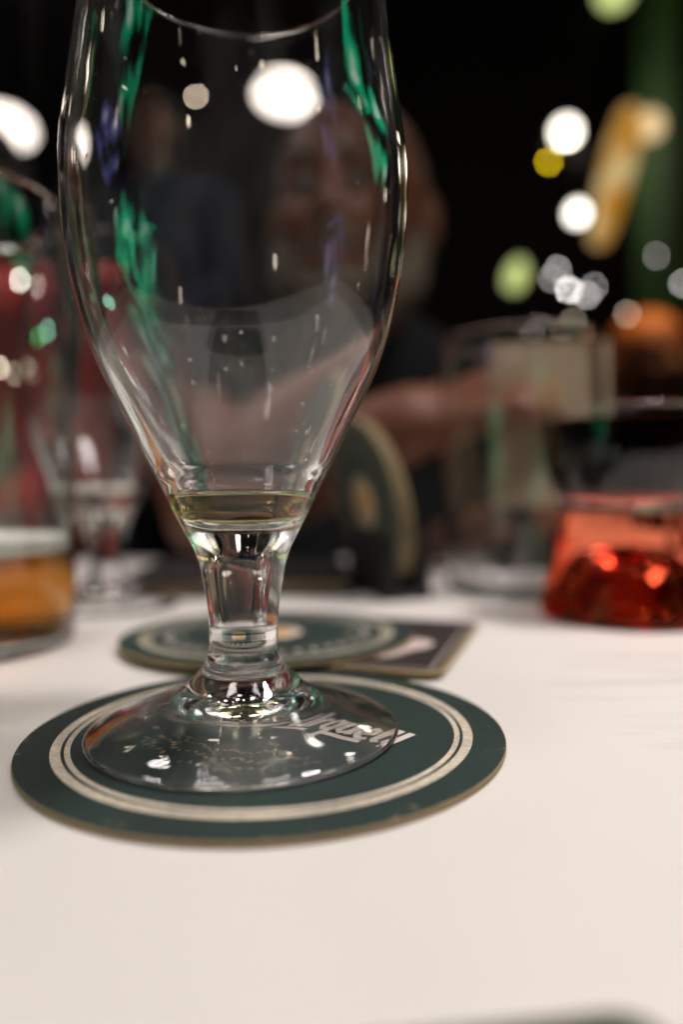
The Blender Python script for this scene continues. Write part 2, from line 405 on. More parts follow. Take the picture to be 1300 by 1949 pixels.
# ------------------------------------------------------------------ the setting
tt = rounded_slab('table_top', 1.30, 0.66, 0.028, 0.03, M['table'], seg=10, bev=0.004)
tt.location = (0.06, 0.29, -0.028); tag(tt, 'cream laminate table top', kind='structure')
bm = bmesh.new(); box(bm, (0.0, 4.05, 1.0), (9.0, 0.1, 4.4))
bw = bm_obj('back_wall', bm, plain('dark_wall', (0.010, 0.007, 0.006), 0.9, 0.4, 2.0), smooth=False)
tag(bw, 'dark far wall of the bar', kind='structure')
bm = bmesh.new(); box(bm, (1.46, 2.75, 1.0), (0.50, 0.35, 4.2))
gw = bm_obj('green_wall', bm, plain('green_wall_paint', (0.045, 0.12, 0.03), 0.8, 0.3, 3.0), smooth=False)
tag(gw, 'green painted wall pier at the right', kind='structure')

# ------------------------------------------------------------------ beer mats
CX, CY, CT = -0.0174, 0.1616, 0.00145        # round mat under the glass
def coaster(name, top_mat, radius=0.0535, t=CT):
    root = empty(name)
    b = 0.0003
    edge = [(0, 0), (radius - b, 0), (radius, b), (radius, t - b), (radius - 0.0001, t - 0.0001)]
    lathe('board_core', edge, M['board'], root, seg=160)
    lathe('printed_face', [(radius - 0.0001, t - 0.0001), (radius - 0.0004, t), (radius * .5, t), (0, t)], top_mat, root, seg=160,
          normals=[(0.3, 0.95), (0, 1), (0, 1), (0, 1)])
    return root
def ribbon(bm, pts, w, z):
    """flat pen stroke along pts"""
    n = len(pts); L = []; Rr = []
    for i in range(n):
        a = Vector(pts[max(i - 1, 0)]); b = Vector(pts[min(i + 1, n - 1)])
        d = (b - a).normalized(); nrm = Vector((-d.y, d.x))
        p = Vector(pts[i])
        L.append(bm.verts.new((*(p + nrm * w / 2), z))); Rr.append(bm.verts.new((*(p - nrm * w / 2), z)))
    for i in range(n - 1):
        bm.faces.new((Rr[i], Rr[i + 1], L[i + 1], L[i]))
def arc(cx, cy, rx, ry, a0, a1, n=10):
    return [(cx + rx * math.cos(R(a0 + (a1 - a0) * k / n)), cy + ry * math.sin(R(a0 + (a1 - a0) * k / n))) for k in range(n + 1)]
# pen strokes of each letter: x from 0, y = 0 base line, 6.2 x-height, 11.2 ascender (mm)
def letters():
    G = {}
    G['P'] = (6.0, [[(0.8, 0), (0.8, 11)], [(0.0, 10.6)] + arc(2.4, 8.0, 2.6, 2.8, 90, -90) + [(1.0, 5.2)]])
    G['i'] = (2.2, [[(0.9, 6.4), (0.9, 1.2), (1.9, 0.2)], [(0.7, 8.6), (1.3, 9.6)]])
    G['l'] = (2.6, [[(1.0, 11.2), (1.0, 1.3), (2.1, 0.2)]])
    G['s'] = (4.0, [[(3.4, 6.0), (1.6, 6.4), (0.7, 5.2), (2.8, 2.6), (2.6, 0.7), (0.5, 0.3)]])
    G['n'] = (4.6, [[(0.9, 6.4), (0.9, 0)], [(0.9, 4.8), (2.4, 6.3), (3.6, 5.2), (3.6, 1.2), (4.4, 0.2)]])
    G['e'] = (4.4, [[(0.9, 3.0), (3.5, 3.8), (3.3, 5.6), (2.2, 6.4), (0.9, 5.0), (0.8, 1.8), (2.0, 0.2), (3.8, 1.0)]])
    G['r'] = (3.8, [[(0.9, 6.4), (0.9, 0)], [(0.9, 4.6), (2.2, 6.2), (3.5, 6.0)]])
    G['U'] = (6.2, [[(0.9, 11), (0.9, 2.0), (2.4, 0.2), (4.4, 1.4), (4.8, 2.4)], [(4.8, 11), (4.8, 1.2), (5.8, 0.1)]])
    G['q'] = (4.8, [[(3.6, 5.6), (2.2, 6.4), (0.9, 5.2), (0.8, 1.8), (2.0, 0.3), (3.6, 1.6)], [(3.7, 6.6), (3.7, -4.8)]])
    G['u'] = (4.8, [[(0.9, 6.4), (0.9, 1.4), (2.2, 0.2), (3.7, 1.6)], [(3.7, 6.4), (3.7, 1.2), (4.5, 0.2)]])
    G[' '] = (2.4, [])
    return G
def word_mesh(text, u0, v0, sx=1.0, sy=1.0, w=1.25):
    G = letters(); bm = bmesh.new(); x = u0; z = 0.0
    for ch in text:
        adv, strokes = G[ch]
        for s in strokes:
            ribbon(bm, [((x + a * sx) * .001, (v0 + b * sy) * .001) for a, b in s], w * .001, z); z += 2e-6
        x += adv * sx
    return bm, x
main = coaster('beer_mat', M['print_ring']); main.location = (CX, CY, 0)
tag(main, 'round dark green beer mat with cream rings under the empty glass', 'beer mat', 'round green beer mats')
bm, xe = word_mesh('Urquell', -2.0, 6.2, sx=1.08, sy=1.08, w=1.85)
lt = bm_obj('lettering', bm, M['ink_cream'], main, smooth=False); lt.location = (0, 0, CT + 0.00005); lt.rotation_euler = (0, 0, R(-43))
bm, xe2 = word_mesh('Pilsner', -31.5, 6.2, sx=1.02, sy=1.08, w=1.6)
lt = bm_obj('lettering', bm, M['ink_cream'], main, smooth=False); lt.location = (0, 0, CT + 0.00005); lt.rotation_euler = (0, 0, R(-43))
bm = bmesh.new()
ribbon(bm, [(-.003, .0040), (.008, .0042)], .0016, 0); ribbon(bm, [(.0130, .0042), (.019, .0041), (.0232, .0052)], .0018, 0)
ul = bm_obj('underline', bm, M['ink_cream'], main, smooth=False); ul.location = (0, 0, CT + 0.00005); ul.rotation_euler = (0, 0, R(-43))
# gold hop sprays printed below the name
bm = bmesh.new()
for k in range(66):
    row = k % 3; a = R(196 + 1.55 * k); rr = 0.0185 + 0.0042 * row + 0.0008 * math.sin(k * 1.7)
    c = Vector((rr * math.cos(a), rr * math.sin(a)))
    n = 8; vs = []; sz = 0.5 + 0.35 * math.sin(k * 2.3) ** 2
    ang = a + (0.7 if k % 2 else -0.7)
    for j in range(n):
        t = 2 * math.pi * j / n; p = Vector((0.0012 * sz * math.cos(t), 0.0006 * sz * math.sin(t)))
        vs.append(bm.verts.new((c.x + p.x * math.cos(ang) - p.y * math.sin(ang), c.y + p.x * math.sin(ang) + p.y * math.cos(ang), k * 1e-6)))
    bm.faces.new(vs)
hp = bm_obj('hop_spray', bm, M['ink_gold'], main, smooth=False); hp.location = (0, 0, CT + 0.00005)

# dark square mat, its near edge riding on the rim of the round one
TILT = R(-0.75)
sq = empty('square_beer_mat'); SQ_A = R(-18)
tag(sq, 'dark brown square beer mat with rounded corners and pale print behind the glass', 'beer mat')
cdir = Vector((math.sin(R(18)), math.cos(R(18)), 0)); ldir = Vector((-math.cos(R(18)), math.sin(R(18)), 0))
c0 = Vector((0.0285, 0.2035, 0)); ctr = c0 + cdir * 0.0465 + ldir * 0.0465
sq.location = (ctr.x, ctr.y, 0.00085)
sq.rotation_euler = (R(-0.80), 0, SQ_A)
rounded_slab('board_core', 0.093, 0.093, 0.00135, 0.006, M['board'], sq)
f = rounded_slab('printed_face', 0.0905, 0.0905, 0.0001, 0.005, M['dark_card'], sq, bev=0); f.location = (0, 0, 0.00136)
f = rounded_slab('print_line', 0.0860, 0.0005, 0.00002, 0.0002, M['pale_print'], sq, seg=2, bev=0); f.location = (0, -0.0425, 0.00147)
f = rounded_slab('print_line', 0.0005, 0.0850, 0.00002, 0.0002, M['pale_print'], sq, seg=2, bev=0); f.location = (0.0425, 0, 0.00147)
bm = bmesh.new(); vs = []
for k in range(20):
    t = 2 * math.pi * k / 20; rr = 1 + .18 * math.sin(3 * t + .6) + .08 * math.sin(5 * t)
    vs.append(bm.verts.new((0.022 + 0.0125 * rr * math.cos(t), -0.012 + 0.020 * rr * math.sin(t), 0)))
bm.faces.new(vs); f = bm_obj('pale_figure', bm, M['pale_print'], sq, smooth=False); f.location = (0, 0, 0.00149)
bm = bmesh.new(); vs = [bm.verts.new(p) for p in ((-.040, -.040, 0), (.012, -.036, 0), (.020, -.022, 0), (-.040, -.026, 0))]
bm.faces.new(vs); f = bm_obj('tan_band', bm, M['tan_print'], sq, smooth=False); f.location = (0, 0, 0.00148)

# second round mat on the square one
m2 = coaster('beer_mat', M['print_seal']); m2.location = (-0.0275, 0.2620, 0.00236)
m2.rotation_euler = (R(-0.75), R(0.2), R(30))
tag(m2, 'round green beer mat with gold centre seal lying on the square mat', 'beer mat', 'round green beer mats')
bm = bmesh.new()
for k in range(40):
    a = R(9 * k); c = Vector((0.0365 * math.cos(a), 0.0365 * math.sin(a)))
    hh = 0.0026 * (0.7 + .5 * random.random()); ww = 0.0012
    er = Vector((math.cos(a), math.sin(a))); et = Vector((-er.y, er.x))
    vs = [bm.verts.new((*(c + er * sx * hh + et * sy * ww), 0)) for sx, sy in ((-.6, -1), (-.6, 1), (.6, .6), (.6, -.6))]
    bm.faces.new(vs)
f = bm_obj('ornament_band', bm, M['ink_cream'], m2, smooth=False); f.location = (0, 0, CT + 0.00005)

# dark green square mat at the very front, out of focus
nq = empty('square_beer_mat'); nq.location = (-0.0085, 0.0203, 0); nq.rotation_euler = (0, 0, R(7.5))
tag(nq, 'dark green square beer mat at the near edge of the picture', 'beer mat')
rounded_slab('board_core', 0.093, 0.093, 0.0014, 0.005, M['board'], nq)
f = rounded_slab('printed_face', 0.0915, 0.0915, 0.0001, 0.004, M['green_card'], nq, bev=0); f.location = (0, 0, 0.00141)

# ------------------------------------------------------------------ the tulip glass
K = 160.0 / 154.0; KR = 1.026
def zz(z): return (54.68 + (z - 54.68) * K) - 1.47       # photo fit -> height above the mat, mm
OUT = [(7.51, 24), (7.54, 26), (7.62, 28), (7.80, 30), (8.06, 32), (8.36, 34), (8.68, 36), (9.06, 38), (9.5, 40), (10.12, 42), (11.03, 44),
       (12.1, 46), (13.2, 48), (14.25, 50), (15.2, 52), (17.1, 56), (19.15, 60), (21.2, 64), (23.1, 68), (25.1, 72), (27.15, 76), (29.1, 80),
       (30.8, 84), (32.1, 88), (33.2, 92), (34.15, 96), (35.0, 100), (35.6, 104), (36.1, 108), (36.42, 112), (36.62, 116), (36.7, 120), (36.6, 124),
       (36.2, 128), (35.6, 132), (35.0, 136), (34.4, 140), (33.85, 144), (33.3, 148), (32.8, 152), (32.35, 156), (31.95, 160), (31.6, 164), (31.3, 168), (31.1, 171)]
OUT = [(r * KR, zz(z)) for r, z in OUT]
FOOT_TOP = [(34.4, 0.12), (34.9, 0.6), (34.8, 1.2), (34.2, 1.8), (32.7, 2.6), (30.0, 3.75), (26.0, 5.1), (22.0, 6.4), (19.0, 7.45), (16.6, 8.45), (14.6, 9.6), (12.9, 10.9),
            (11.2, 12.5), (9.8, 13.95), (8.7, 15.6), (8.05, 17.4), (7.78, 19.3)]
IN = [(r * KR, zz(z)) for r, z in ((0, 48.9), (4.5, 49.15), (8.2, 50.2), (10.8, 51.9), (12.6, 54.1), (13.8, 56.5), (14.9, 58.9))]
for i in range(1, len(OUT)):                       # above the bottom: the outside set in by the wall's thickness
    (ra, za), (rb, zb) = OUT[max(i - 1, 0)], OUT[min(i + 1, len(OUT) - 1)]
    u = min(max((zz(98) - OUT[i][1]) / 42.0, 0.0), 1.0); u = u * u * (3 - 2 * u)
    l = math.hypot(rb - ra, zb - za); t = 1.25 + 1.85 * u
    q = (OUT[i][0] - (zb - za) / l * t, OUT[i][1] + (rb - ra) / l * t)
    if q[1] > zz(60.5) and q[1] < zz(171): IN.append(q)
zr = OUT[-1][1]; RR = OUT[-1][0]
mm = 0.001
def tulip_glass(name, mat, beer_mat, beer_name, level, segs=128, dens=5, foot_mat=None):
    root = empty(name)
    under = [(0, 7.2), (6, 7.0), (12, 6.5), (17, 5.7), (22, 4.4), (26, 3.15), (30, 1.75), (32.3, 0.7), (33.4, 0.12)]   # hollow underneath
    lower = spline(under, 4)[:-1] + spline([(33.4, 0.12), (33.9, 0.0)] + FOOT_TOP + OUT[:2], dens)[:-1]
    upper = spline(OUT, dens)
    rim = [(RR - .05, zr + .4), (RR - .40, zr + .75), (RR - .80, zr + .75), (RR - 1.15, zr + .4)]
    inner = [(r, z) for r, z in reversed(spline([p for p in IN if p[1] < zr - 1.5] + [(RR - 1.22, zr)], dens))]
    inner[-1] = (0.0, IN[0][1])
    sc_ = lambda P: [(r * mm, z * mm) for r, z in P]
    dry, wet = fill_profile(sc_(inner), (level + .9) * mm)
    full = sc_(lower + upper + rim) + dry
    nrm = prof_normals(full); nrm[0] = (0, -1)
    # one surface of revolution, cut at the neck of the foot, the top of the stem and the lip
    i1 = min(range(len(lower)), key=lambda i: abs(lower[i][1] - 15.6) + (50 if lower[i][0] > 12 else 0))
    i2 = len(lower) + min(range(len(upper)), key=lambda i: abs(upper[i][1] - zz(41.5)))
    i3 = len(lower) + len(upper) - 1; i4 = i3 + len(rim) + 1
    for nm, a, b in (('foot', 0, i1), ('stem', i1, i2), ('bowl', i2, i3), ('lip', i3, i4), ('bowl_inside', i4, len(full) - 1)):
        lathe(nm, full[a:b + 1], foot_mat if nm == 'foot' and foot_mat else mat, root, seg=segs, normals=nrm[a:b + 1])
    return root, pour(beer_name, wet, level * mm, beer_mat, segs)
def r_in(z):
    for (r0, z0), (r1, z1) in zip(IN, IN[1:]):
        if z0 <= z <= z1: return r0 + (r1 - r0) * (z - z0) / (z1 - z0)
    return IN[-1][0]

GX, GY = -0.0224, 0.1600
g1, b1 = tulip_glass('tulip_glass', M['glass'], M['beer_last'], 'beer', zz(55.4), foot_mat=M['glass_foot']); g1.location = (GX, GY, CT + 0.00008)
tag(g1, 'almost empty clear tulip beer glass standing on the green mat in focus', 'glass', 'tulip beer glasses')
b1.location = g1.location
tag(b1, 'last sip of pale beer in the bottom of the front tulip glass', 'beer')
# drops and runs left on the inside of the bowl
bm = bmesh.new()
rnd = random.Random(3)
def drop(z, a, s_, st, tilt=0.0):
    r = r_in(z) * mm; dr_ = (r_in(z + 1) - r_in(z - 1)) / 2.0
    ret = bmesh.ops.create_icosphere(bm, subdivisions=2, radius=1.0)
    Mx = (Matrix.Rotation(a, 4, 'Z') @ Matrix.Translation((r - 0.15 * s_, 0, z * mm)) @ Matrix.Rotation(math.atan(dr_), 4, 'Y')
          @ Matrix.Rotation(tilt, 4, 'X') @ Matrix.Diagonal((s_ * .55, s_ * .9, s_ * st, 1)))
    bmesh.ops.transform(bm, matrix=Mx, verts=ret['verts'])
for k in range(150):
    z = rnd.choice((rnd.uniform(60, 80), rnd.uniform(64, 165), rnd.uniform(110, 165)))
    drop(z, rnd.uniform(0, 2 * math.pi), rnd.uniform(.07, .34) * mm, rnd.choice((1, 1, 1.4, 2.4)))
for k in range(34):                                # runs of beer that slid down the wall
    z = rnd.uniform(62, 104); L = rnd.uniform(1.0, 4.5)
    drop(z, rnd.uniform(0, 2 * math.pi), rnd.uniform(.10, .22) * mm, L / .18 * .9, rnd.uniform(-.06, .06))
dr = bm_obj('droplets', bm, M['droplet'], g1); tag(dr, kind='stuff')

# the other tulip glass further back, behind the pint
p = at(203, 1140, 0.352)
g2, b2 = tulip_glass('tulip_glass', M['glass_plain'], liquid('beer_pale_far', (0.92, 0.86, 0.6), 20), 'beer', 56.5, 72, 3); g2.location = (p.x, 0.352, 0.0001)
tag(g2, 'blurred tulip glass with a pale beer rest behind the pint', 'glass', 'tulip beer glasses')
b2.location = g2.location
tag(b2, 'pale beer rest in the blurred tulip glass at the left', 'beer')
fr = r_in(57.2) * mm
fm = lathe('foam', [(0, 56.55 * mm), (fr - .0022, 56.55 * mm), (fr - .0004, 57.6 * mm), (fr + .0004, 59.0 * mm), (fr - .002, 60.2 * mm), (0, 59.8 * mm)], M['foam'], b2, seg=48)

# ------------------------------------------------------------------ pint of beer at the left
def pint(name, R0, R1, Hh, mat, base=0.0055, wall=0.0022, fill=None, beer_mat=None):
    root = empty(name)
    out_ = [(0, .0006), (R0 - .006, .0006), (R0 - .003, 0), (R0 - .0008, .0006), (R0, .002), (R0, .012), (R0 + (R1 - R0) * .35, Hh * .35), (R1, Hh * .72), (R1 - .0012, Hh * .93), (R1 - .0022, Hh - .001)]
    rim = [(R1 - .0026, Hh), (R1 - .0040, Hh)]
    inn = [(R1 - .0045, Hh - .001), (R1 - wall - .0012, Hh * .93), (R1 - wall, Hh * .72), (R0 - wall + (R1 - R0) * .35, Hh * .35), (R0 - wall, base + .006), (R0 - wall - .002, base + .002), (R0 - wall - .006, base), (0, base + .0005)]
    A = out_[:4] + spline(out_[4:], 4); B = spline(inn, 6); B[-1] = (0, B[-1][1])
    beer = None
    if fill:
        B, wet = fill_profile(B, fill + .0010); beer = pour('beer', wet, fill, beer_mat)
    full = A + rim + B
    n = prof_normals(full); n[0] = (0, -1)
    if not fill: n[-1] = (0, 1)
    iA = next(i for i in range(4, len(A)) if A[i][1] >= .012); k = len(A) + len(rim)
    cuts = [('base', 0, iA), ('wall', iA, len(A) - 1), ('lip', len(A) - 1, k)]
    if fill: cuts.append(('wall_inside', k, len(full) - 1))
    else:
        iB = k + next(i for i in range(len(B)) if B[i][1] <= base + .0062)
        cuts += [('wall_inside', k, iB), ('base_inside', iB, len(full) - 1)]
    for nm, a, b in cuts: lathe(nm, full[a:b + 1], mat, root, seg=96, normals=n[a:b + 1])
    return root, beer
PX, PY = -0.1465, 0.2590
bz = 0.0335
pg, be = pint('pint_glass', 0.0455, 0.0490, 0.160, M['glass_pint'], fill=bz, beer_mat=M['beer']); pg.location = (PX, PY, 0.0001)
tag(pg, 'pint glass a quarter full of amber beer at the left edge', 'glass')
be.location = pg.location
tag(be, 'amber beer in the pint glass under a thin foam', 'beer')
fp = [(0, bz + .0001), (.0410, bz + .0001), (.0432, bz + .0012), (.0435, bz + .0070), (.041, bz + .0062), (.03, bz + .0056), (0, bz + .0058)]
lathe('foam', fp, M['foam'], be, seg=96)

# empty pint at the right, behind
p = at(990, 1125, 0.392)
pe, _ = pint('pint_glass', 0.0400, 0.0435, 0.139, M['glass_clean']); pe.location = (p.x, 0.392, 0.0001)
tag(pe, 'tall empty pint glass in front of the menu card', 'glass')

# ------------------------------------------------------------------ waisted glass of dark red drink
p = at(1192, 1185, 0.309)
rg = empty('waisted_glass', (p.x, 0.309, 0.0001))
tag(rg, 'waisted glass with a dark red drink glowing red below, at the right edge', 'glass')
ro = [(0, .0300), (.0080, .0290), (.0150, .0245), (.0205, .0160), (.0250, .006), (.0300, .0008), (.0335, .0), (.0362, .0022), (.0362, .006), (.0335, .018), (.0288, .033), (.0266, .046), (.0276, .0515), (.0308, .0575), (.0334, .0655), (.0348, .076), (.0354, .089)]
rim = [(.0353, .0898), (.0341, .0898)]
ri_ = [(.0337, .089), (.0333, .080), (.0321, .070), (.0292, .0625), (.0236, .0568), (.015, .0535), (.006, .0515), (0, .0512)]
low = spline(ro[:12], 4)[:-1]; up_ = spline(ro[11:], 4)
inn = spline(ri_, 5); inn[-1] = (0, inn[-1][1])
dry, wet = fill_profile(inn, .0850)
low[0] = (0, low[0][1]); full = low + up_ + rim + dry
n = prof_normals(full); n[0] = (0, -1)
i1 = len(low); i2 = i1 + len(up_) - 1
lathe('red_foot', full[:i1 + 1], M['glass_red'], rg, seg=96, normals=n[:i1 + 1])
lathe('bowl', full[i1:i2 + 1], M['glass_clean'], rg, seg=96, normals=n[i1:i2 + 1])
lathe('lip', full[i2:i2 + 4], M['glass_clean'], rg, seg=96, normals=n[i2:i2 + 4])
lathe('bowl_inside', full[i2 + 3:], M['glass_clean'], rg, seg=96, normals=n[i2 + 3:])
dw = pour('red_drink', wet, .0842, M['wine']); dw.location = rg.location
tag(dw, 'dark red drink filling the bowl of the waisted glass', 'drink')

# ------------------------------------------------------------------ mats standing in a black holder
hx = at(738, 1128, 0.390).x
hd = empty('mat_holder', (hx, 0.390, 0.0)); hd.rotation_euler = (0, 0, R(20))
tag(hd, 'small black block holding upright beer mats behind the glass', 'holder')
rounded_slab('base_plate', 0.026, 0.060, 0.006, 0.004, M['black'], hd, bev=.001)
for sx in (-1, 1):
    w = rounded_slab('side_cheek', 0.0085, 0.056, 0.027, 0.003, M['black'], hd, bev=.001); w.location = (sx * 0.0087, 0, 0.0059)
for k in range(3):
    c = coaster('beer_mat', M['print_lit'], 0.0455)
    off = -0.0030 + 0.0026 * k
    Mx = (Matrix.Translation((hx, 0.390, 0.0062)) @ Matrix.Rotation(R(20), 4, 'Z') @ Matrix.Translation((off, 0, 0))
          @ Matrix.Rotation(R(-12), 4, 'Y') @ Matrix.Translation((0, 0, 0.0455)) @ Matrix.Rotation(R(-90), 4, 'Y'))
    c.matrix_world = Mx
    tag(c, ('leftmost upright green beer mat in the black holder, gold seal showing', 'middle upright green beer mat in the black holder',
            'rightmost upright green beer mat in the black holder')[k], 'beer mat', 'upright mats in the holder')

# ------------------------------------------------------------------ menu card in a black foot
p = at(1045, 1060, 0.462)
mc = empty('menu_stand', (p.x, 0.462, 0.0)); mc.rotation_euler = (0, 0, R(-6))
tag(mc, 'beige menu card standing in a black foot at the far side', 'menu stand')
rounded_slab('foot', 0.074, 0.030, 0.012, 0.004, M['black'], mc, bev=.001)
s = rounded_slab('clip', 0.060, 0.012, 0.034, 0.003, M['black'], mc, bev=.001); s.location = (-.004, 0, .0119)
bm = bmesh.new(); box(bm, (0, 0, .098), (.076, .0012, .108)); bmesh.ops.bevel(bm, geom=bm.edges[:], offset=.0003, segments=1, affect='EDGES')
bm_obj('card', bm, M['paper'], mc, smooth=False)
bm = bmesh.new(); box(bm, (-.010, -.0008, .118), (.036, .0002, .022)); bm_obj('print_block', bm, M['tan_print'], mc, smooth=False)
for k in range(7):
    bm = bmesh.new(); box(bm, (-.006 + .003 * (k % 3), -.0008, .094 - .0062 * k), (.048 - .006 * (k % 3), .0002, .0020))
    bm_obj('print_line', bm, M['print_grey'], mc, smooth=False)

# black notebook and a folded napkin on the far side
nb = empty('notebook', (-0.062, 0.452, 0.0)); nb.rotation_euler = (0, 0, R(4))
tag(nb, 'closed black notebook lying flat behind the tulip glass', 'notebook')
c = rounded_slab('cover', 0.128, 0.150, 0.0012, 0.004, M['black'], nb)
c = rounded_slab('pages', 0.122, 0.144, 0.0066, 0.002, M['paper'], nb, bev=0); c.location = (-.001, 0, .0013)
c = rounded_slab('cover', 0.128, 0.150, 0.0012, 0.004, M['black'], nb); c.location = (0, 0, .0080)
def napkin(loc, rz, w, d):
    n = 28; bm = bmesh.new(); g = []
    for i in range(n + 1):
        row = []
        for j in range(n + 1):
            x = (i / n - .5) * w; y = (j / n - .5) * d
            z = .006 + .0035 * math.sin(x * 70 + y * 40) * math.cos(y * 55) + .002 * math.sin(x * 190 - y * 120)
            row.append(bm.verts.new((x + .002 * math.sin(y * 90), y + .002 * math.sin(x * 80), z)))
        g.append(row)
    for i in range(n):
        for j in range(n): bm.faces.new((g[i][j], g[i + 1][j], g[i + 1][j + 1], g[i][j + 1]))
    ret = bmesh.ops.solidify(bm, geom=bm.faces[:], thickness=.0012)
    o = bm_obj('napkin', bm, M['white_paper']); o.location = loc; o.rotation_euler = (0, 0, rz); return o
nk = napkin((0.115, 0.545, 0.0), R(15), .12, .09)
tag(nk, 'crumpled white paper napkin by the menu stand', 'napkin')

# ------------------------------------------------------------------ people
import numpy as np
_ico = {}
def ico(sub):
    if sub not in _ico:
        b = bmesh.new(); bmesh.ops.create_icosphere(b, subdivisions=sub, radius=1.0)
        _ico[sub] = (np.array([v.co[:] for v in b.verts]), np.array([[v.index for v in f_.verts] for f_ in b.faces])); b.free()
    return _ico[sub]
class Soup:
    def __init__(self): self.v = []; self.f = []; self.n = 0
    def mesh(self, name):
        me = bpy.data.meshes.new(name)
        me.from_pydata(np.concatenate(self.v).tolist(), [], np.concatenate(self.f).tolist()); me.update(); return me
def sphere(bm, c, r, sub=2, rot=None):
    v, f_ = ico(sub)
    if not hasattr(r, '__len__'): r = (r, r, r)
    w = v * np.array(r)
    if rot is not None: w = w @ np.array(rot.to_3x3()).T
    bm.v.append(w + np.array(c)); bm.f.append(f_ + bm.n); bm.n += len(v)
def limb(bm, pts):
    """pts = [(Vector, radius)]: a tapering chain"""
    for (a, ra), (b, rb) in zip(pts, pts[1:]):
        a = Vector(a); b = Vector(b); L = (b - a).length
        n = max(2, int(L / (min(ra, rb) * .45)) + 1)
        for k in range(n + 1):
            t = k / n; sphere(bm, a.lerp(b, t), ra + (rb - ra) * t, 2)
def fuse(name, bm, mat, parent, voxel, smooth=6):
    me = bm.mesh(name)
    o = bpy.data.objects.new(name + '_tmp', me); COL.objects.link(o)
    rm = o.modifiers.new('r', 'REMESH'); rm.mode = 'VOXEL'; rm.voxel_size = voxel
    sm = o.modifiers.new('s', 'SMOOTH'); sm.factor = .5; sm.iterations = smooth
    dg = bpy.context.evaluated_depsgraph_get()
    me2 = bpy.data.meshes.new_from_object(o.evaluated_get(dg)); me2.name = name
    bpy.data.objects.remove(o); bpy.data.meshes.remove(me)
    me2.materials.clear()
    for p_ in me2.polygons: p_.use_smooth = True
    return link(name, me2, mat, parent)
def blob(name, bm, mat, parent):
    me = bm.mesh(name)
    for p_ in me.polygons: p_.use_smooth = True
    return link(name, me, mat, parent)
def hand(bm, wrist, dirv, up, s=1.0, curl=60):
    """palm and five bent fingers; dirv = along the hand, up = back of the hand"""
    d = Vector(dirv).normalized(); u = Vector(up); u = (u - d * u.dot(d)).normalized(); side = d.cross(u)
    w = Vector(wrist)
    for k in range(4):
        a = w + d * .012 * s + side * (.010 * (k - 1.5)) * s; b = w + d * (.085 - .004 * abs(k - 1.2)) * s + side * (.019 * (k - 1.5)) * s
        limb(bm, [(a, .015 * s), (b, .0115 * s)])
        q = b; ang = 0.0
        for j, ln in enumerate((.042, .026, .020)):
            ang += R(curl if j else curl * .75)
            dv = d * math.cos(ang) - u * math.sin(ang)
            e = q + dv * ln * (1.0, 1.08, 1.0, .8)[k] * s
            limb(bm, [(q, (.0098 - .0008 * j) * s), (e, (.0092 - .0010 * j) * s)]); q = e
    t0 = w + d * .022 * s - side * .022 * s; t1 = t0 + (d * .5 - side * .75 - u * .35).normalized() * .040 * s
    t2 = t1 + (d * .9 - side * .05 - u * .5).normalized() * .034 * s; t3 = t2 + (d * .7 + side * .35 - u * .5).normalized() * .026 * s
    limb(bm, [(t0, .015 * s), (t1, .0125 * s), (t2, .0105 * s), (t3, .0085 * s)])
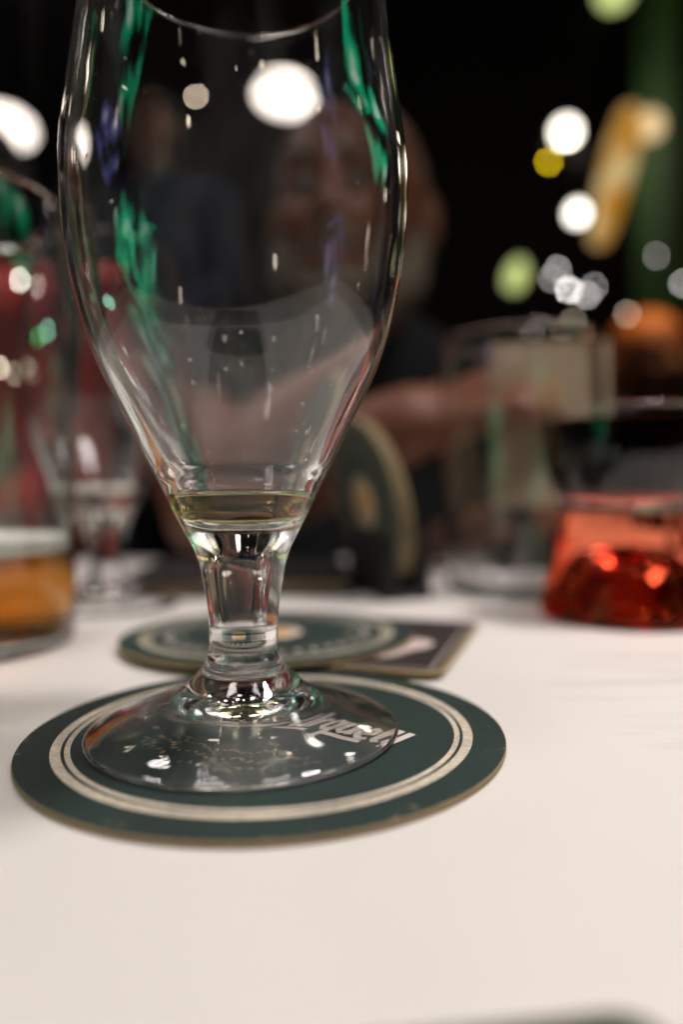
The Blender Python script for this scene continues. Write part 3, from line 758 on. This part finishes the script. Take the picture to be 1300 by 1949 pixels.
def person(label, J, skin, shirt, hairm, voxel, group, sleeve='short', beard=None, bald=False, yaw=0.0, standing=False):
    root = empty('person', (J['pelvis'][0], J['pelvis'][1], -0.75)); tag(root, label, 'person', group)
    inv = Matrix.Translation(-Vector(root.location))
    V = {k: Vector(v) for k, v in J.items() if hasattr(v, '__len__')}
    hc = V['head']; Rz = Matrix.Rotation(yaw, 4, 'Z')
    def hp(x, y, z): return hc + (Rz @ Vector((x, y, z)))
    bm = Soup()
    # head: cranium, jaw, cheeks, brow, nose, lips, ears, then neck
    sphere(bm, hp(0, .012, .030), (.074, .094, .088), 3, Rz); sphere(bm, hp(0, -.022, -.035), (.058, .066, .078), 3, Rz)
    sphere(bm, hp(0, -.048, -.082), (.032, .030, .026), 2, Rz)
    for s in (-1, 1):
        sphere(bm, hp(s * .034, -.060, -.022), (.024, .024, .026), 2, Rz); sphere(bm, hp(s * .030, -.070, .026), (.026, .014, .010), 2, Rz)
        sphere(bm, hp(s * .078, .012, -.004), (.010, .020, .032), 2, Rz)
    limb(bm, [(hp(0, -.078, .016), .010), (hp(0, -.097, -.020), .0135)])
    for s in (-1, 1): sphere(bm, hp(s * .012, -.088, -.024), .0095, 2)
    sphere(bm, hp(0, -.080, -.050), (.024, .010, .006), 2, Rz); sphere(bm, hp(0, -.078, -.060), (.021, .010, .007), 2, Rz)
    limb(bm, [(hp(0, .022, -.06), .056), (V['neck'], .060)])
    tors = [(V['neck'] - Vector((0, 0, .02)), .07), (V['chest'] + Vector((0, 0, .03)), .115), (V['chest'] - Vector((0, 0, .08)), .125), (V['pelvis'], .130)]
    def torso(bm, g):
        for (a, ra), (b, rb) in zip(tors, tors[1:]):
            n = 6
            for k in range(n + 1):
                c = a.lerp(b, k / n); r = ra + (rb - ra) * k / n + g
                sphere(bm, c, (r * 1.32, r * .95, r), 3)
        for sd in ('l', 'r'):
            limb(bm, [(V['neck'] - Vector((0, 0, .03)), .062 + g), (V['sh_' + sd], .066 + g)])
    torso(bm, 0)
    for sd in ('l', 'r'):
        limb(bm, [(V['sh_' + sd], .058), (V['sh_' + sd].lerp(V['el_' + sd], .45), .050), (V['el_' + sd], .041)])
        limb(bm, [(V['el_' + sd], .041), (V['el_' + sd].lerp(V['wr_' + sd], .3), .043), (V['wr_' + sd], .029)])
        hand(bm, V['wr_' + sd], V['hd_' + sd] - V['wr_' + sd], J.get('up_' + sd, (0, 0, 1)), 1.0, J.get('curl_' + sd, 45))
    body = fuse('body', bm, skin, root, voxel); body.matrix_parent_inverse = inv
    bm = Soup(); torso(bm, .012)
    for sd in ('l', 'r'):
        e = .62 if sleeve == 'short' else 1.0
        limb(bm, [(V['sh_' + sd], .072), (V['sh_' + sd].lerp(V['el_' + sd], e), .060 if e < 1 else .055)])
        if e == 1.0: limb(bm, [(V['el_' + sd], .055), (V['el_' + sd].lerp(V['wr_' + sd], .92), .042)])
    o = fuse('shirt', bm, shirt, root, max(voxel, .008)); o.matrix_parent_inverse = inv
    bm = Soup()
    for s in (-1, 1):
        a = V['pelvis'] + Vector((s * .085, 0, -.03))
        if standing: kn = a + Vector((s * .01, -.02, -.42)); ft = kn + Vector((0, .03, -.42))
        else: kn = a + Vector((s * .04, -.40, -.02)); ft = kn + Vector((0, .06, -.42))
        limb(bm, [(a, .095), (kn, .066), (ft, .050)]); limb(bm, [(ft, .046), (ft + Vector((0, -.16, -.02)), .038)])
    o = fuse('trousers', bm, M['trousers'], root, .014); o.matrix_parent_inverse = inv
    # hair as a cap over the skull
    bm = Soup()
    if bald:
        for s in (-1, 1): sphere(bm, hp(s * .058, .050, -.002), (.022, .046, .036), 3, Rz)
        sphere(bm, hp(0, .092, .0), (.050, .022, .040), 3, Rz)
    else:
        sphere(bm, hp(0, .024, .046), (.083, .098, .086), 3, Rz)
        for s in (-1, 1): sphere(bm, hp(s * .066, .040, -.010), (.022, .050, .055), 3, Rz)
        sphere(bm, hp(0, .080, -.03), (.060, .040, .055), 3, Rz)
    o = fuse('hair', bm, hairm, root, voxel, 3); o.matrix_parent_inverse = inv
    if beard:
        bm = Soup()
        sphere(bm, hp(0, -.048, -.104), (.038, .036, .050), 3, Rz)
        for s in (-1, 1): limb(bm, [(hp(s * .062, -.008, -.030), .017), (hp(s * .050, -.036, -.075), .026), (hp(0, -.055, -.110), .030)])
        for s in (-1, 1): limb(bm, [(hp(s * .004, -.090, -.040), .0075), (hp(s * .030, -.076, -.052), .0075)])
        o = fuse('beard', bm, beard, root, voxel, 3); o.matrix_parent_inverse = inv
    for s in (-1, 1):
        bm = Soup(); sphere(bm, hp(s * .030, -.0705, .006), .0125, 3); e = blob('eye', bm, M['eye'], root); e.matrix_parent_inverse = inv
        bm = Soup(); sphere(bm, hp(s * .030, -.0805, .006), (.0055, .0030, .0055), 2); i_ = blob('iris', bm, M['iris'], e)
        bm = Soup(); limb(bm, [(hp(s * .014, -.086, .030), .004), (hp(s * .046, -.076, .033), .0035)])
        o = blob('eyebrow', bm, beard or hairm, root); o.matrix_parent_inverse = inv
    return root
G_P = 'guests around the bar'
person('bearded person in a black shirt leaning over the table, fist raised, behind the glass',
       dict(head=(0.014, .715, .328), neck=(.014, .795, .213), chest=(.015, .875, .06), pelvis=(.02, .98, -.22),
            sh_r=(-.185, .855, .155), el_r=(-.105, .575, .042), wr_r=(.050, .500, .104), hd_r=(.14, .470, .130), up_r=(-.2, -.55, .8), curl_r=72,
            sh_l=(.215, .855, .150), el_l=(.33, .640, .040), wr_l=(.185, .575, .034), hd_l=(.10, .545, .030), up_l=(0, -.2, 1), curl_l=35),
       M['skin'], M['shirt_black'], M['beard'], .006, G_P, beard=M['beard'], bald=True, yaw=R(-8))
def sitter(x, y, sz, face=0.0):
    """joints of someone sitting upright; sz = height of the shoulders above the table"""
    c, s = math.cos(face), math.sin(face)
    def T(a, b, z): return (x + a * c - b * s, y + a * s + b * c, z)
    return dict(head=T(0, -.03, sz + .215), neck=T(0, 0, sz + .06), chest=T(0, .02, sz - .13), pelvis=T(0, .07, sz - .46),
                sh_r=T(-.185, .01, sz), el_r=T(-.235, -.03, sz - .29), wr_r=T(-.12, -.20, sz - .33), hd_r=T(-.05, -.26, sz - .33),
                sh_l=T(.185, .01, sz), el_l=T(.235, -.03, sz - .29), wr_l=T(.12, -.20, sz - .33), hd_l=T(.05, -.26, sz - .33))
person('person in a bright red shirt sitting beyond the pint glass', sitter(-.60, 1.18, .335, R(-20)), M['skin_pale'], M['shirt_red'], M['hair_dark'], .009, G_P, sleeve='long', yaw=R(-20))
J3 = dict(head=(-.55, 1.95, 1.06), neck=(-.54, 1.98, .90), chest=(-.53, 2.00, .72), pelvis=(-.52, 2.02, .30),
          sh_r=(-.71, 1.98, .85), el_r=(-.76, 1.96, .57), wr_r=(-.62, 1.80, .48), hd_r=(-.55, 1.75, .50),
          sh_l=(-.36, 1.98, .85), el_l=(-.32, 1.95, .56), wr_l=(-.42, 1.78, .47), hd_l=(-.48, 1.72, .48))
person('standing person in a dark blue shirt seen through the glass bowl', J3, M['skin_pale'], M['shirt_blue'], M['hair_dark'], .010, G_P, sleeve='long', standing=True)
person('ginger haired person in black sitting at the far right', sitter(.745, 1.75, .15, R(15)), M['skin'], M['shirt_black'], M['hair_ginger'], .010, G_P, sleeve='long', yaw=R(15))

# ------------------------------------------------------------------ lamps hanging in the dark
OPAL = emit('opal_lamp', (1.0, 0.88, 0.77), 3.2)
def pendant(px, py, depth, w, h, mat, label, tilt=0.0, name='pendant_lamp', group='lit pendant lamps', light=0.0, col=(1, .85, .7)):
    c = at(px, py, depth)
    root = empty(name, c); root.rotation_euler = (0, R(tilt), 0)
    tag(root, label, 'lamp', group)
    pr = spline([(0, -h * .50), (w * .28, -h * .48), (w * .46, -h * .30), (w * .50, -h * .05), (w * .42, h * .25), (w * .22, h * .46), (w * .08, h * .52), (0, h * .52)], 4)
    pr[0] = (0, pr[0][1])
    lathe('lamp_shade', pr, mat, root, seg=40)
    lathe('cap', [(0, h * .51), (w * .10, h * .51), (w * .10, h * .62), (w * .03, h * .70), (0, h * .70)], M['black'], root, seg=20)
    lathe('cord', [(.0025, h * .69), (.0025, 2.6 - c.z), (0, 2.6 - c.z)], M['black'], root, seg=8)
    if light:
        l = bpy.data.lights.new('lamp_light', 'POINT'); l.energy = light; l.color = col; l.shadow_soft_size = w * .5
        o = bpy.data.objects.new('lamp_light', l); COL.objects.link(o); o.location = (0, 0, -h * .8); o.parent = root
    return root
YG = emit('lime_lamp', (0.62, 0.72, 0.25), 1.1); YEL = emit('yellow_lamp', (0.95, 0.62, 0.0), 3.0); BEI = emit('beige_lamp', (0.95, 0.68, 0.36), 1.0)
pendant(2, 240, 2.2, .190, .090, OPAL, 'big white opal pendant lamp at the left edge')
pendant(556, 170, 2.1, .205, .078, OPAL, 'big white opal pendant lamp seen through the glass bowl')
pendant(1078, 248, 2.9, .090, .080, emit('white_lamp', (1.0, .92, .78), 6.0), 'round white lamp just above the small yellow light', light=2.0)
pendant(1100, 405, 2.9, .066, .068, emit('white_lamp', (1.0, .94, .84), 6.0), 'round white lamp below the small yellow light')
pendant(1045, 308, 2.9, .020, .014, emit('small_yellow', (1.0, .68, .0), 14.0), 'small yellow light between the two white lamps')
pendant(983, 523, 2.6, .070, .110, YG, 'pale lime lamp low over the far tables', tilt=18)
pendant(1170, -20, 2.6, .120, .110, YG, 'pale lime lamp cut by the top edge')
pendant(1238, 237, 2.4, .085, .085, BEI, 'round beige lamp beside the amber lantern')
# long amber lantern
c = at(1172, 335, 2.3)
am = empty('amber_lantern', c); am.rotation_euler = (0, R(14), 0); tag(am, 'long tapering amber glass lantern at the right', 'lantern')
def amber_mat():
    m, nt, p, out = newmat('amber_glow')
    tc = nt.nodes.new('ShaderNodeTexCoord'); no = nt.nodes.new('ShaderNodeTexNoise'); no.inputs['Scale'].default_value = 9
    nt.links.new(tc.outputs['Object'], no.inputs['Vector'])
    cr = nt.nodes.new('ShaderNodeValToRGB'); cr.color_ramp.elements[0].color = (.55, .24, .02, 1); cr.color_ramp.elements[1].color = (.75, .55, .24, 1)
    cr.color_ramp.elements[0].position = .4; cr.color_ramp.elements[1].position = .6
    nt.links.new(no.outputs['Fac'], cr.inputs[0]); nt.links.new(cr.outputs[0], p.inputs['Emission Color'])
    nt.links.new(cr.outputs[0], p.inputs['Base Color']); p.inputs['Emission Strength'].default_value = .75
    return m
lathe('lantern_glass', spline([(0.0005, -.22), (.028, -.215), (.046, -.10), (.052, .06), (.040, .19), (.018, .225), (.0005, .23)], 5), amber_mat(), am, seg=32)
lathe('cap', [(0, .225), (.022, .225), (.022, .245), (.006, .26), (0, .26)], M['black'], am, seg=20)
lathe('chain', [(.003, .255), (.003, 2.6 - c.z), (0, 2.6 - c.z)], M['black'], am, seg=8)

# added bulbs, most standing in for glints on glass, discs in the blur
def bokeh(px, py, depth, d, col, strength, label, group):
    c = at(px, py, depth); root = empty('bokeh_light', c); tag(root, label, 'light', group)
    lathe('bulb', spline([(0, -d * .6), (d * .38, -d * .42), (d * .5, 0), (d * .36, d * .42), (d * .2, d * .6)], 3), emit('bokeh_glow', col, strength), root, seg=16)
    lathe('socket', [(d * .22, d * .55), (d * .26, d * .6), (d * .26, d * 1.2), (0, d * 1.3)], M['black'], root, seg=12)
    lathe('cord', [(.0007, d * 1.25), (.0007, 2.6 - c.z), (0, 2.6 - c.z)], M['black'], root, seg=6)  # added so that the bulb does not float
W_ = (1, .93, .90); Wm = (1, .80, .60)
for px, py, st, lb in ((1083, 552, 95, 'brightest white fairy light in the middle of the right glint cluster'), (1062, 512, 26, 'upper left white fairy light of the right glint cluster'),
                       (1050, 530, 20, 'leftmost white fairy light of the right glint cluster'), (1117, 562, 38, 'white fairy light just right of the brightest one'),
                       (1132, 545, 16, 'rightmost faint fairy light of the right glint cluster'), (1018, 622, 14, 'faint grey fairy light below left of the cluster'),
                       (1250, 487, 12, 'faint fairy light against the green wall pier'), (1300, 540, 26, 'white fairy light cut by the right edge')):
    bokeh(px, py, 2.5, .0075, W_, st, lb, 'white fairy lights at the right')
bokeh(1195, 598, 2.3, .009, Wm, 12, 'warm fairy light just above the ginger hair', 'warm fairy lights at the right')
bokeh(1092, 612, 2.3, .009, Wm, 9, 'warm fairy light just above the menu card', 'warm fairy lights at the right')
bokeh(88, 640, 0.93, .005, (0, .75, .22), 22, 'tiny green bulb added for a glint in the pint glass', 'added bulbs for glints at the left')
bokeh(131, 630, 0.93, .005, (.35, .9, .65), 28, 'tiny mint bulb added for a glint beside the green one at the left', 'added bulbs for glints at the left')
bokeh(15, 704, 0.93, .0042, Wm, 40, 'tiny warm bulb added for a glint at the left edge', 'added bulbs for glints at the left')
bokeh(56, 716, 0.93, .0042, Wm, 12, 'dim warm bulb added for a glint right of the one at the left edge', 'added bulbs for glints at the left')
bokeh(70, 535, 0.93, .0042, (1, .9, .82), 70, 'tiny bright bulb added for a glint over the red shirt', 'added bulbs for glints at the left')
bokeh(412, 593, 2.3, .013, Wm, 40, 'tiny warm light seen low through the bowl', 'warm lights through the bowl')
bokeh(362, 175, 2.3, .008, Wm, 60, 'tiny warm light seen high through the bowl', 'warm lights through the bowl')
